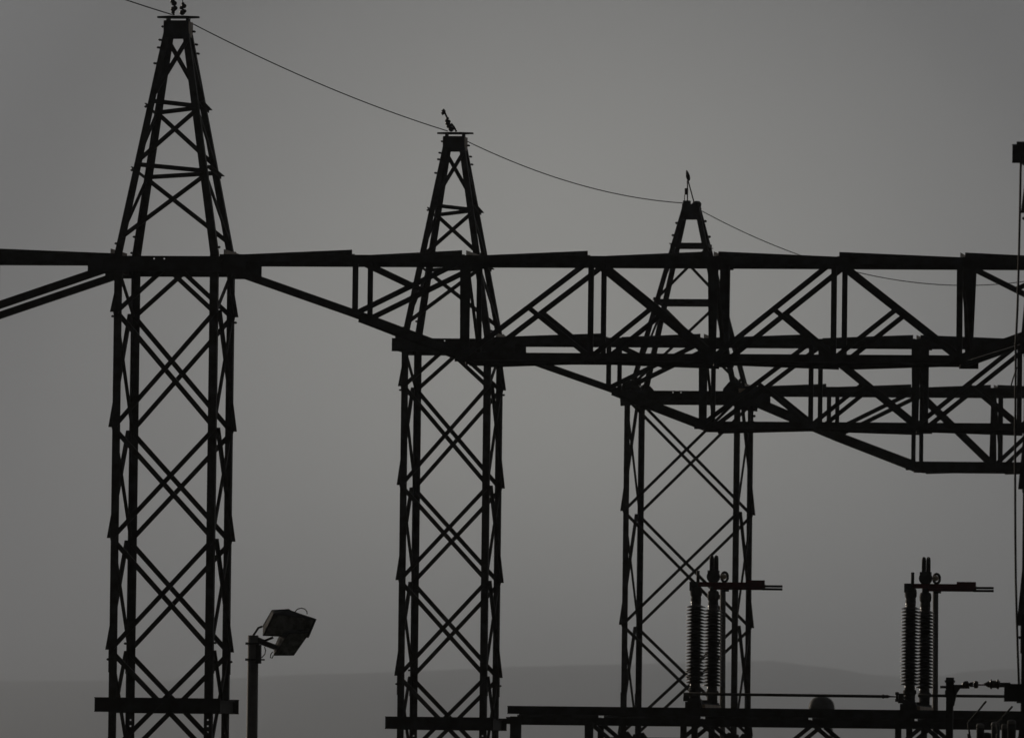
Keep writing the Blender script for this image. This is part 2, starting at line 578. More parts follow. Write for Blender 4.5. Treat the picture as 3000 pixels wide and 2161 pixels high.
def gusset(parent, x, z, w, h, y, cut=.35):
    poly = [(x-w/2, z-h/2), (x+w/2, z-h/2), (x+w/2, z+h/2*(1-cut)), (x+w/2*(1-cut), z+h/2), (x-w/2*(1-cut), z+h/2), (x-w/2, z+h/2*(1-cut))]
    return M('gusset_plate', plate_g(poly, y-.005, y+.005), M_BEAM, parent)


D = 1.5
ZT, ZB = 10.205, 8.705          # centre heights of the top and bottom chord


def chord(name, pts, y, ny, hz, parent, up=1, hgt=.11):
    """angle chord: upright flange at y, level flange inwards"""
    parts = []
    for p, q in zip(pts, pts[1:]):
        a = Vector((p[0], y, p[1]))
        b = Vector((q[0], y, q[1]))
        parts.append(sect(a, b, rect(.012, hgt), (0, 0, 1)))
        off = Vector((0, ny*.055, up*(hgt/2-.006)))
        parts.append(sect(a+off, b+off, rect(.098, .012), (0, 0, 1)))
    return M(name, join(parts), M_BEAM, parent)


def truss(loc, label, nodes, x_end0, x_end1, depth=D, posts=None, diags=None, group='trussed gantry beams', bh=.118, thh=.112):
    """nodes: panel points left to right; first and last lie on the haunches, second and last but one start them"""
    t = empty('truss_beam', loc, label, 'truss beam', group)
    n = len(nodes)
    mid = (nodes[0]+nodes[-1])/2
    hx0, hx1 = nodes[1], nodes[-2]
    bottom = [(x_end0, 10.03), (nodes[0], 9.345), (hx0+.03, ZB), (hx1-.03, ZB), (nodes[-1], 9.345), (x_end1, 10.03)]

    def zbot(x):
        for (xa, za), (xb, zb) in zip(bottom, bottom[1:]):
            if xa <= x <= xb:
                return za + (zb-za)*(x-xa)/(xb-xa)
        return ZB
    for y, ny in ((0, 1), (depth, -1)):
        chord('top_chord', [(x_end0-.12, ZT), (x_end1+.12, ZT)], y, ny, 0, t, 1, thh)
        chord('bottom_chord', bottom, y, ny, 0, t, -1, bh)
        for sgn, xe in ((1, x_end0), (-1, x_end1)):
            M('gusset_plate', plate_g([(xe-sgn*.20, 9.95), (xe+sgn*.29, 9.95), (xe+sgn*.29, 10.15), (xe-sgn*.20, 10.15)], y-ny*.012-.005, y-ny*.012+.005), M_BEAM, t)
    for i, x in enumerate(nodes):
        f, r = (posts or {}).get(i, (.085, .085))
        fw = f if isinstance(f, tuple) else (f, f)
        rw = r if isinstance(r, tuple) else (r, r)
        zb = zbot(x)
        vbar('upright', x, -.012, zb, ZT, fw[1], fw[0], 1, t)
        vbar('upright', x, depth+.012, zb, ZT, rw[1], rw[0], -1, t)
        if i in (1, n//2, n-2):
            for y in (-.022, depth+.022):
                gusset(t, x, ZB+.0, .30, .17, y, .45)
                gusset(t, x, ZT-.01, .26, .13, y, .3)
            # level cross member with an upstanding pale flange, and the sway brace
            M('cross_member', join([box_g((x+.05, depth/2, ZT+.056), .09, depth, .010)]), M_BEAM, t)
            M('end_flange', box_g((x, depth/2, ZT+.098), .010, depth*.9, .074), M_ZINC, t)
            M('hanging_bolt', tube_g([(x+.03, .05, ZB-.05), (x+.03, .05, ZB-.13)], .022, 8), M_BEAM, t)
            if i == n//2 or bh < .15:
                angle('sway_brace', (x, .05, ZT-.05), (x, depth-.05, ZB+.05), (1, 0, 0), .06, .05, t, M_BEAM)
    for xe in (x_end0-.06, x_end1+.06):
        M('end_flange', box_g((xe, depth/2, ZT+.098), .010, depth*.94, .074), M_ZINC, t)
    # lacing in the top plane and in the bottom plane, flanges standing out
    xs = [x_end0] + list(nodes) + [x_end1]
    for i in range(len(xs)-1):
        a, b = xs[i], xs[i+1]
        left = (a+b)/2 < mid
        y0, y1 = (depth-.02, .02) if left else (.02, depth-.02)
        p, q = Vector((a+.06, y0, ZT+.060)), Vector((b-.04, y1, ZT+.060))
        v, f = sect(p, q, [(-.035, 0), (.035, 0), (.035, .074), (.025, .074), (.025, .010), (-.035, .010)], (0, 0, 1))
        M('top_lacing', (v, f), M_BEAM, t)
        if i in (0, len(xs)-2):
            continue
        za, zb = zbot(a+.03), zbot(b-.03)
        yy0, yy1 = (y1, y0) if i % 2 else (y0, y1)
        p, q = Vector((a+.08, yy0, za-.056)), Vector((b-.06, yy1, zb-.056))
        v, f = sect(p, q, [(-.035, 0), (.035, 0), (.035, .055), (.025, .055), (.025, .010), (-.035, .010)], (0, 0, -1))
        M('bottom_lacing', (v, f), M_BEAM, t)
    # web members: kind '/' or '\\', and the half diagonal that meets it in the middle: 'L' from the left top/bottom, 'R' from the right
    for i, (kd, sub) in enumerate(diags):
        a, b = nodes[i], nodes[i+1]
        za, zb = zbot(a), zbot(b)
        for y, ny in ((-.026, -1), (depth+.026, 1)):
            ofs = Vector((0, 0, 0))
            if kd == '/':
                p, q = Vector((a+.04, y, za+.02)), Vector((b-.02, y, ZT-.02))
            else:
                p, q = Vector((a+.02, y, ZT-.02)), Vector((b-.04, y, zb+.02))
            angle('diagonal', p, q, (0, ny, 0), .085, .05, t, M_BEAM)
            if sub is None:
                continue
            c = (p+q)/2 - Vector((0, ny*.014, 0))
            if kd == '/':
                e = Vector((b-.05, c.y, zb+.03)) if sub == 'R' else Vector((a+.03, c.y, ZT-.04))
            else:
                e = Vector((a+.05, c.y, za+.03)) if sub == 'L' else Vector((b-.03, c.y, ZT-.04))
            angle('half_diagonal', c, e, (0, -ny, 0), .075, .045, t, M_BEAM)
    return t


NODES = [3.71, 5.43, 7.385, 9.28, 11.15, 13.09, 14.82]
POSTS = {1: ((.17, .14), (.09, .085)), 3: ((.17, .11), (.16, .15)), 5: ((.095, .09), (.22, .11))}
DI = [('/', 'L'), ('/', 'R'), ('\\', 'L'), ('/', 'R'), ('\\', 'L'), ('\\', 'R')]
B1 = truss((X1, Y1, 0), 'nearest truss beam, whose top chord crosses the whole picture from the left tower', NODES, 1.70, 16.83, D, POSTS, DI)
B2 = copy_tree(B1)
B2.location = (-29.09, 190.8, 0)
B2['label'] = 'second truss beam, running right from the cross arm of the middle tower'
B0 = copy_tree(B1)
B0.location = (X1-17.03, Y1, 0)
B0['label'] = 'truss beam leaving the picture at the left edge, its twin haunch members sloping down'
N3 = [4.07, 5.78, 7.38, 8.98, 10.69]
B3 = truss((X3, Y3, 0), 'farthest truss beam, slightly blurred, dropping right from the wide tower', N3, 2.42, 12.34, D,
           {1: (.085, .085), 2: ((.09, .15), .10), 3: (.085, .085)}, [('/', None), ('\\', None), ('/', None), ('\\', None)], bh=.185, thh=.15)

# towers beyond the picture that carry the far ends of the beams and wires
for src, lc, lb in ((T1, (X1+17.03, Y1, 0), 'lattice tower right of the picture under the far end of the nearest beam'),
                    (T1, (X1-18.53, Y1, 0), 'lattice tower left of the picture under the far end of the left beam'),
                    (T1, (-29.09+17.03, 190.8, 0), 'lattice tower right of the picture under the far end of the second beam'),
                    (T3, (X3+12.54, Y3, 0), 'wide lattice tower right of the picture under the far end of the farthest beam')):
    c = copy_tree(src)
    c.location = lc
    c['label'] = lb
for px, py, Y, lb in ((3200, 780, 245.0, 'lattice tower right of the picture where the farthest shield wire ends'),
                      (-700, -500, 134.8, 'lattice tower left of the picture where the nearest shield wire starts')):
    c = copy_tree(T1)
    e = P(px, py, Y)
    c.location = (e.x-.75, Y-.75, 0)
    c['label'] = lb

# ------------------------------------------------------------------ busbar girder with disconnector sets
GY, GD = 189.7, 1.5
gx0, gx1 = P(1487, 2068, GY).x, -12.2
ZG = P(1490, 2066, GY).z                      # top of the upper channel
G = empty('support_girder', (gx0, GY, 0), 'low lattice girder under the insulator columns, resting on the middle tower\'s lower rail', 'girder')
LG = gx1-gx0
for y in (0, GD):
    M('upper_channel', ibeam_g((.0, y, ZG-.072), (LG, y, ZG-.072), (0, 1, 0), .144, .07), M_BEAM, G)
    M('lower_channel', ibeam_g((-.02, y, ZG-.20-.063), (LG, y, ZG-.20-.063), (0, 1, 0), .127, .07), M_BEAM, G)
    M('bottom_chord', ibeam_g((1.45, y, ZG-1.12), (LG, y, ZG-1.12), (0, 1, 0), .09, .07), M_BEAM, G)
M('end_plate', box_g((.06, GD/2, ZG-.072), .012, GD-.02, .12), M_BEAM, G)
M('end_bracket', box_g((.16, -.06, ZG-.42), .20, .05, .46), M_BEAM, G)
gn = [P(px, 2110, GY).x-gx0 for px in (1727, 2055, 2382, 2706)]
gn.append(gn[-1]+1.98)
gn.append(gn[-1]+1.98)
gn.append(gn[-1]+1.98)
zb = ZG-.31
for i, x in enumerate(gn):
    for y, ny in ((-.05, 1), (GD+.05, -1)):
        if i == 0:
            w0, w1 = (.16, .13) if y < 0 else (.11, .11)
            M('girder_post', plate_g([(x-w0/2, zb+.02), (x+w0/2, zb+.02), (x+w1/2, ZG-1.1), (x-w1/2, ZG-1.1)], y-.02, y+.02), M_BEAM, G)
        if i < len(gn)-1:
            nx = gn[i+1]
            mx = (x+nx)/2
            angle('girder_brace', (x+.04, y, zb), (mx, y, ZG-1.1), (0, ny, 0), .075, .05, G, M_BEAM)
            angle('girder_brace', (mx, y, ZG-1.1), (nx-.04, y, zb), (0, ny, 0), .075, .05, G, M_BEAM)
    M('cross_tie', box_g((x, GD/2, zb+.005), .08, GD-.08, .03), M_BEAM, G)
wx = [.10] + [P(px, 2097, GY).x-gx0 for px in (1758, 2057, 2373, 2684)]
wx += [wx[-1]+1.98*k for k in (1, 2, 3)]
for a, b in zip(wx, wx[1:]):
    v, f = sect((a-.10, GD-.03, ZG-.202), (b-.01, .03, ZG-.202), [(-.04, 0), (.04, 0), (.04, .056), (.03, .056), (.03, .01), (-.04, .01)], (0, 0, 1))
    M('lacing_bar', (v, f), M_BEAM, G)
# legs of the girder down to the yard
for x in (gn[0], LG-.6):
    for y in (0, GD):
        M('girder_leg', leg_g(x-.06, y-.05, 1, 1, .05, ZG-1.16, .12), M_STEEL, G)


def shed_stack(z0, z1, n, rc, rs):
    prof = [(rc*1.12, z0-.10), (rc*1.12, z0-.02)]
    p = (z1-z0)/n
    for i in range(n):
        z = z0+i*p
        prof += [(rc, z), (rs*.97, z+p*.16), (rs, z+p*.26), (rs*.93, z+p*.38), (rc*1.02, z+p*.93)]
    prof += [(rc*1.1, z1+.01), (rc*1.15, z1+.07)]
    return prof


def disconnector(px1, py_base, pxr, pxp, label, arm_end, with_bar=True):
    Ya = GY+.35
    base = P(px1, py_base, Ya)                   # foot of the front column
    t = empty('disconnector', (base.x, Ya, base.z), label, 'disconnect switch', 'disconnect switches on the low girder')
    s = Ya/F_PX
    dr = 2.5
    xr = P(pxr, 2060, Ya+dr).x-base.x
    H = 292*s                                    # foot to column top

    def column(x, y, zo, twist):
        c = M('insulator_column', lathe_g(shed_stack(.045*1+.22+zo, .22+zo+1.455, 24, .083, .176), (x, y, 0), 28), M_PORC, t, True)
        M('column_foot', join([lathe_g([(.13, zo-.10), (.13, zo-.075), (.09, zo-.07), (.10, zo+.10), (.12, zo+.12), (.12, zo+.17), (.095, zo+.19)], (x, y, 0), 16),
                               box_g((x-.05, y-.05, zo-.02), .30, .10, .07), box_g((x, y, zo-.06), .24, .24, .05)]), M_BEAM, t)
        M('column_cap', lathe_g([(.078, zo+1.68), (.082, zo+1.73), (.095, zo+1.75), (.088, zo+1.82), (.105, zo+1.85), (.110, zo+1.92), (.10, zo+1.98), (.08, zo+2.0)], (x, y, 0), 16), M_BEAM, t, False)
        return c
    column(0, 0, 0, 0)
    column(xr, dr, -.02, 0)
    ztop = 1.985
    # cross channel that carries both columns, its near end pale
    M('base_channel', box_g((0, dr/2, -.13), .26, dr+.3, .09), M_BEAM, t)
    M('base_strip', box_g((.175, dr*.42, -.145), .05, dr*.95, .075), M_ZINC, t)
    M('base_block', box_g((-.02, -.16, -.13), .27, .05, .13), M_BEAM, t)
    # blade arm to the right
    ax = P(arm_end, 1727, Ya).x-base.x
    L1 = ax-.32
    M('blade_arm', join([box_g(((L1-.10)/2, 0, ztop+.055), L1+.10, .07, .085),
                         box_g(((L1+.30)/2, .10, ztop+.015), L1-.30, .06, .10),
                         box_g((L1-.17, 0, ztop+.115), .34, .06, .045)]), M_RED, t)
    M('contact_finger', join([tube_g([(L1-.05, 0, ztop+.032), (ax, 0, ztop+.032)], .021, 8)]), M_BEAM, t, True)
    M('contact_finger', join([tube_g([(L1-.05, 0, ztop-.020), (ax, 0, ztop-.020)], .021, 8)]), M_BEAM, t, True)
    M('arm_hinge', join([box_g((-.04, 0, ztop+.02), .15, .13, .16)]), M_BEAM, t)
    if with_bar:
        M('stub_rod', tube_g([(.03, 0, ztop+.05), (.03, 0, ztop+.30)], .03, 8), M_BEAM, t, True)
    # terminal with rounded clamp and the two jumper loops on the rear column
    zr = ztop-.02
    M('terminal_post', join([lathe_g([(.065, zr-.02), (.065, zr+.17)], (xr, dr, 0), 12)]), M_BEAM, t, True)
    cl = M('terminal_clamp', join([lathe_g([(.08, -.10), (.115, -.09), (.125, 0), (.115, .09), (.08, .10)], (xr-.0, dr, zr+.27), 16, 'Y'),
                                   box_g((xr, dr, zr+.36), .20, .16, .05)]), M_BEAM, t)
    for dx in (-.041, .041):
        z_ = zr+.36
        pts = [(xr+dx, dr, z_), (xr+dx, dr, z_+.22), (xr+dx, dr+.012, z_+.25), (xr+dx, dr+.045, z_+.268), (xr+dx, dr+.09, z_+.268), (xr+dx, dr+.125, z_+.25), (xr+dx, dr+.135, z_+.22), (xr+dx, dr+.14, z_)]
        M('jumper_loop', tube_g(pts, .033, 12), M_WIRE, t, True)
    # small ring clamp with pale end cap
    rx = xr+.185
    ring = []
    for k in range(17):
        th = 2*math.pi*k/16
        ring.append((rx+.058*math.cos(th), dr+.15, zr+.27+.085*math.sin(th)))
    M('ring_clamp', tube_g(ring, .024, 8, False), M_BEAM, t, True)
    M('conductor_end', lathe_g([(.012, -.085), (.030, -.075), (.046, -.045), (.052, 0), (.050, .06)], (rx-.012, dr+.08, zr+.275), 14, 'Y'), M_ZINC, t)
    M('ring_post', join([box_g((rx+.02, dr+.15, zr+.09), .12, .10, .17), box_g((rx+.08, dr+.15, zr+.135), .07, .08, .06)]), M_BEAM, t)
    # earthing post behind
    dp = 4.2
    pp = P(pxp, 2050, Ya+dp)
    M('rear_post', tube_g([(pp.x-base.x, dp, -base.z+.02), (P(pxp-3, 1720, Ya+dp).x-base.x, dp, 2.06)], .052, 12), M_POLE, t, True)
    # operating gear at the foot
    M('drive_lever', join([box_g((-.14, -.12, .04), .10, .05, .12), tube_g([(-.16, -.12, .05), (.05, -.12, .03)], .02, 6), tube_g([(-.12, -.12, -.02), (.02, -.10, -.07)], .015, 6)]), M_BEAM, t)
    # supporting posts down to the yard
    for x, y in ((-.20, 0), (0, 0), (xr, dr)):
        M('support_post', box_g((x, y, -base.z/2-.20), .105, .105, base.z-.45), M_BEAM, t)
    return t, base


DA, baseA = disconnector(2036, 2044, 2086, 2121, 'disconnect switch with two ribbed insulator columns in front of the wide tower', 2292)
DB, baseB = disconnector(2665, 2050, 2708, 2744, 'disconnect switch with two ribbed insulator columns standing clear against the sky', 2911)

yr = GY-.12
pa, pb = P(2003, 2031, yr), P(2600, 2039, yr)
rod = empty('operating_rod', pa, 'long level operating rod linking the feet of the two disconnect switches', 'rod')
v = pb-pa
M('rod_tube', tube_g([(0, 0, 0), v], .026, 10), M_BEAM, rod, True)
M('turnbuckle', tube_g([v-Vector((.10, 0, 0)), v-Vector((.08, 0, 0)), v-Vector((.05, 0, 0)), v, v+Vector((.05, 0, 0)), v+Vector((.17, 0, -.005))], [.028, .04, .028, .03, .014, .010], 10), M_BEAM, rod, True)
cv = v+Vector((.17, 0, 0))
M('clevis', join([tube_g([cv+Vector((0, 0, .07)), cv+Vector((0, 0, -.08))], .022, 8), lathe_g([(.02, -.028), (.034, -.02), (.034, .02), (.02, .028)], tuple(cv+Vector((0, 0, .055))), 10), lathe_g([(.02, -.028), (.034, -.02), (.034, .02), (.02, .028)], tuple(cv+Vector((0, 0, -.065))), 10),
                  tube_g([cv+Vector((0, 0, .045)), cv+Vector((.22, 0, .045))], .013, 6), tube_g([cv+Vector((0, 0, -.05)), cv+Vector((.20, 0, -.09))], .013, 6)]), M_BEAM, rod)
pa2, pb2 = P(2690, 2036, yr), P(2958, 2039, yr)
rod2 = M('operating_rod', tube_g([(0, 0, 0), pb2-pa2], .026, 10), M_BEAM, None, True)
rod2.location = pa2
tag(rod2, 'short level operating rod running right from the sky-backed disconnect switch', 'rod')

# ------------------------------------------------------------------ post and string insulator at the right
yq = 150.0
q0 = P(2783, 2000, yq)
sq = yq/F_PX
post = empty('cable_post', (q0.x, yq, 0), 'upright post with a capped head left of the near tower', 'post')
M('post_shaft', box_g((0, 0, q0.z/2-.10), 20*sq, 20*sq, q0.z-.2), M_BEAM, post)
M('post_head', join([box_g((.0, 0, q0.z-.03), 22*sq, .11, .22), box_g((0, 0, q0.z+.025), 28*sq, .13, .03), box_g((0, 0, q0.z-.15), 26*sq, .12, .10),
                     box_g((-.09, 0, q0.z-.055), .09, .05, .035)]), M_BEAM, post)
M('post_bracket', join([box_g((.14, 0, q0.z-.035), .24, .05, .03), plate_g([(.05, q0.z-.02), (.17, q0.z-.02), (.14, q0.z-.08), (.10, q0.z-.14), (.06, q0.z-.32), (.04, q0.z-.33)], -.03, .03)]), M_BEAM, post)
st = empty('string_insulator', P(2830, 2008, yq), 'level string of ribbed insulator parts between the capped post and the near tower', 'insulator')
g0 = P(2830, 2008, yq)


def rel(px, py):
    return P(px, py, yq)-g0


def hlathe(prof_px, py):
    """prof in px (x, radius) along the string"""
    pts = [rel(x, py) for x, r in prof_px]
    return tube_g(pts, [r*sq for x, r in prof_px], 14)


M('cap_bell', hlathe([(2818, 2), (2821, 7), (2827, 11), (2835, 11), (2838, 7), (2840, 4)], 2004), M_PORC, st, True)
M('link', hlathe([(2812, 4), (2840, 4)], 2012), M_BEAM, st)
M('link', join([hlathe([(2838, 3), (2843, 7), (2850, 7), (2851, 3)], 2004), hlathe([(2849, 1.6), (2856, 1.6)], 1998), hlathe([(2849, 1.6), (2856, 1.6)], 2009)]), M_BEAM, st)
M('disc', hlathe([(2853, 8), (2855, 11), (2863, 11), (2866, 8)], 2004), M_PORC, st)
M('red_rod', hlathe([(2865, 2.2), (2886, 2.2)], 2005), M_RED, st)
M('ribbed_body', hlathe([(2882, 2), (2888, 5), (2894, 9), (2900, 10), (2902, 14), (2905, 15), (2907, 11), (2919, 11), (2921, 14), (2925, 15), (2928, 10), (2930, 8)], 2003), M_PORC, st)
M('tail_bar', hlathe([(2928, 7), (2960, 7)], 2005), M_BEAM, st)

# capped cans with pale rims at the lower right, each on its own post
for i, (cx, cy, w, lb) in enumerate([(2872, 2127, 22, 'capped can on a pole, leftmost of the cans at the lower right corner'),
                                     (2917, 2122, 24, 'capped can on a pole, second from the left at the lower right corner'),
                                     (2943, 2128, 17, 'smallest capped can on a pole at the lower right corner'),
                                     (2964, 2116, 24, 'tallest capped can on a pole at the lower right corner')]):
    yc = 148.0+i*.35
    s = yc/F_PX
    c = P(cx, cy, yc)
    t = empty('capped_can', (c.x, yc, 0), lb, 'bushing can', 'capped cans at the lower right')
    r = w*s/2
    M('can_body', lathe_g([(r*.98, c.z-.95), (r*.98, c.z-.30), (r*1.08, c.z-.05), (r, c.z-.01)], (0, 0, 0), 20), M_BEAM, t, True)
    M('can_cap', lathe_g([(r*1.06, c.z-.02), (r*1.12, c.z), (r*1.02, c.z+.025), (r*.7, c.z+.04), (r*.1, c.z+.045)], (0, 0, 0), 20), M_POLE, t, True)
    M('can_pole', tube_g([(0, 0, 0), (0, 0, c.z-.9)], .05, 10), M_BEAM, t, True)
dome = P(2890, 2148, 149.5)
t = empty('domed_lid', (dome.x, 149.5, 0), 'low domed lid between the two leftmost capped cans', 'lid')
M('dome', lathe_g([(.13, dome.z-.10), (.12, dome.z-.04), (.08, dome.z+.005), (.02, dome.z+.02)], (0, 0, 0), 20), M_BEAM, t, True)
M('lid_pole', tube_g([(0, 0, 0), (0, 0, dome.z-.08)], .06, 10), M_BEAM, t, True)
# hook sticks / levers
for (a, b, c_, lb, rr) in [((2888, 2054), (2868, 2079), (2836, 2115), 'slanting lever with a rounded tip, above the leftmost capped can', 3.1),
                           ((2965, 2069), (2955, 2080), (2920, 2118), 'short slanting lever tip near the right edge above the girder', 3.1)]:
    ya = 147.0
    o_ = P(*c_, ya)
    lv = empty('lever', o_, lb, 'lever', 'slanting levers at the lower right')
    s = ya/F_PX
    M('lever_arm', tube_g([P(*c_, ya)-o_, P(*b, ya)-o_, P(*a, ya)-o_, P(a[0]+1, a[1]-2, ya)-o_], [rr*s*.5, rr*s*.9, rr*s, rr*s*.6], 8), M_BEAM, lv, True)
    M('lever_stand', tube_g([(0, 0, 0), P(c_[0]+4, c_[1]+30, ya)-o_, (P(c_[0]+4, 2200, ya)-o_).x and Vector(((P(c_[0]+4, 2200, ya)-o_).x, 0, -o_.z))], [.012, .014, .02], 8), M_BEAM, lv, True)
    M('lever_socket', tube_g([P(c_[0]+2, 2148, ya)-o_, P(c_[0]+4, 2161, ya)-o_, P(c_[0]+5, 2185, ya)-o_], [.022, .028, .028], 8), M_BEAM, lv, True)

# ------------------------------------------------------------------ floodlight mast
yl = 152.0
sl_ = yl/F_PX
b_top = P(742, 1860, yl)
mast = empty('floodlight_mast', (b_top.x, yl, 0), 'grey pole with twin floodlights beside the left tower', 'floodlight mast')
bx = b_top.x
M('mast_pole', tube_g([(0, 0, 0), (0, 0, b_top.z)], [.089, .077], 20), M_POLE, mast, True)
for py, ext in ((1884, 8), (1931, 12)):
    c = P(744, py, yl)
    M('pole_clamp', join([lathe_g([(.085, -.014), (.092, -.012), (.092, .012), (.085, .014)], (0, 0, c.z), 18), box_g((.11+ext*sl_*.3, 0, c.z), .05+ext*sl_*.6, .04, .022), box_g((-.095, 0, c.z), .03, .05, .035)]), M_BEAM, mast)
c = P(758, 1915, yl)
M('mount_channel', box_g((c.x-bx, -.02, c.z), 15*sl_, .08, 56*sl_), M_BEAM, mast)


def rl(px, py, dy=0.0):
    return P(px, py, yl+dy) - Vector((bx, yl, 0))


M('mount_arm', sect(rl(735, 1868), rl(812, 1897), rect(.075, .06), (0, 1, 0)), M_BEAM, mast)
M('mount_arm', tube_g([rl(741, 1862), rl(757, 1838), rl(768, 1834)], .016, 8), M_BEAM, mast, True)
M('mount_arm', tube_g([rl(750, 1866), rl(775, 1876), rl(800, 1866)], .018, 8), M_BEAM, mast, True)


def flood(front, back, nm):
    """front: glass quad (px,py,dy) x4, back: housing quad"""
    f = [rl(*q) for q in front]
    b = [rl(*q) for q in back]
    fc = sum(f, Vector())/4
    gl = [fc + (p-fc)*.90 for p in f]
    bcn = sum(b, Vector())/4
    inn = (bcn-fc).normalized()*.012
    rim_o, rim_i = f, [p+inn for p in gl]
    vs = rim_o + gl + rim_i + b
    fs = []
    for i in range(4):
        j = (i+1) % 4
        fs += [(i, j, 4+j, 4+i), (4+i, 4+j, 8+j, 8+i), (i, 12+i, 12+j, j)]
    fs.append((12, 13, 14, 15))
    o = mesh_obj(nm, vs, fs, M_LAMP, mast)
    bv = o.modifiers.new('round', 'BEVEL')
    bv.width = .028
    bv.segments = 3
    g = mesh_obj('lamp_glass', [p+inn*.8 for p in gl], [(0, 1, 2, 3)], M_GLASS, o)
    sd = g.modifiers.new('thick', 'SOLIDIFY')
    sd.thickness = .004
    ref = [fc+inn*3 + (p-fc)*.45 for p in f]
    return o


flood([(769, 1862, -.10), (801, 1796, -.16), (929, 1812, -.16), (905, 1868, -.10)],
      [(770, 1834, .12), (797, 1787, .06), (846, 1784, .06), (880, 1806, .12)], 'floodlight_head')
flood([(801, 1920, -.20), (846, 1852, -.26), (910, 1850, -.26), (861, 1920, -.20)],
      [(802, 1900, .02), (824, 1850, -.04), (880, 1846, -.04), (862, 1890, .02)], 'floodlight_head')
M('lamp_cable', tube_g([rl(864, 1791), rl(872, 1783), rl(883, 1780), rl(893, 1783), rl(899, 1790), rl(900, 1798)], .0075, 8), M_WIRE, mast, True)
M('lamp_cable', tube_g([rl(775, 1893), rl(778, 1904), rl(776, 1915), rl(766, 1926)], .0075, 8), M_WIRE, mast, True)
M('lamp_cable', tube_g([rl(799, 1908), rl(793, 1916), rl(792, 1925), rl(797, 1927), rl(801, 1918)], .0075, 8), M_WIRE, mast, True)

# far street lamp, out of focus behind the girder
yf = 360.0
fb = P(2407, 2062, yf)
fl = empty('street_lamp', (fb.x, yf, 0), 'blurred domed street lamp far behind the low girder', 'street lamp')
sf = yf/F_PX
rr = 37*sf
M('lamp_dome', lathe_g([(rr*1.06, fb.z-.24), (rr*1.05, fb.z-.12), (rr*1.0, fb.z), (rr*.90, fb.z+.10), (rr*.74, fb.z+.18), (rr*.5, fb.z+.24), (rr*.22, fb.z+.27), (rr*.05, fb.z+.275)], (0, 0, 0), 24), M_BEAM, fl, True)
M('lamp_rim', lathe_g([(rr*.9, fb.z-.23), (rr*1.08, fb.z-.22), (rr*1.05, fb.z-.19)], (0, 0, 0), 24), M_POLE, fl)
M('lamp_arm', tube_g([(0, 0, fb.z-.3), (.15, 0, fb.z-.6), (.33, 0, fb.z-.85), (.36, 0, fb.z-1.3), (.36, 0, 0)], [.05, .05, .06, .07, .10], 10), M_POLE, fl, True)


# ------------------------------------------------------------------ tower-top fittings
def blobs(px, base, lb, nm, Yb, chain, wire=None, group=None):
    """chain: (px, py, radius px)"""
    o0 = P(*base, Yb)
    t = empty(nm, o0, lb, 'insulator', group)
    s = Yb/F_PX
    pts = [P(x, y, Yb)-o0 for x, y, r in chain]
    M('stem', tube_g([Vector((0, 0, 0))]+pts, .018, 8), M_BEAM, t, True)
    for p, (x, y, r) in zip(pts, chain):
        R_ = r*s
        g = lathe_g([(R_*.3, -R_*.9), (R_*.85, -R_*.5), (R_, 0), (R_*.8, R_*.5), (R_*.3, R_*.85)], tuple(p), 12)
        M('shed', g, M_PORC, t, True)
    return t, o0


t, o0 = blobs(0, (509, 45), 'left of two knobbly insulator strings on the cap of the left tower', 'insulator_string', Y1+.72,
              [(507, 36, 6), (508, 27, 9), (513, 24, 8), (510, 10, 9), (506, 5, 8), (509, -8, 8)], group='insulator strings on the left tower')
M('tail_wire', tube_g([P(509, -8, Y1+.72)-o0, Vector((1.2, -45, 5.0)), Vector((3, -110, 14.5))], .012, 6), M_WIRE, t)
t, o0 = blobs(0, (534, 45), 'right of two knobbly insulator strings on the cap of the left tower', 'insulator_string', Y1+.78,
              [(534, 37, 9), (541, 33, 6), (531, 23, 6), (539, 18, 8), (536, 11, 5)], group='insulator strings on the left tower')
M('tail_wire', tube_g([P(536, 11, Y1+.78)-o0, P(534, -6, Y1+.76)-o0, Vector((1.6, -45, 5.2)), Vector((4, -110, 14.9))], .009, 6), M_WIRE, t)
t, o0 = blobs(0, (1322, 386), 'leaning insulator fitting on the cap of the middle tower, ending in a forked clamp', 'insulator_string', 190.8+.72,
              [(1322, 378, 9), (1316, 369, 9), (1312, 362, 8), (1315, 356, 6), (1309, 354, 6), (1311, 347, 5)])
M('clamp_arm', tube_g([P(1311, 348, 191.52)-o0, P(1304, 332, 191.52)-o0, P(1300, 325, 191.52)-o0], [.018, .016, .03], 8), M_BEAM, t, True)
M('forked_clamp', join([tube_g([P(1305, 329, 191.52)-o0, P(1294, 334, 191.52)-o0], .028, 8), tube_g([P(1303, 322, 191.52)-o0, P(1296, 328, 191.52)-o0], .03, 8)]), M_BEAM, t, True)
M('back_stay', tube_g([P(1322, 362, 191.52)-o0, P(1330, 372, 191.52)-o0, P(1337, 386, 191.52)-o0], .017, 6), M_BEAM, t)
# wide tower: pointed drop-shaped clamp on a thin stay
Y3t = Y3+1.1
o0 = P(2012, 592, Y3t)
t = empty('pointed_fitting', o0, 'slim drop-shaped clamp on thin stays above the wide tower', 'fitting')


def r3(x, y):
    return P(x, y, Y3t)-o0


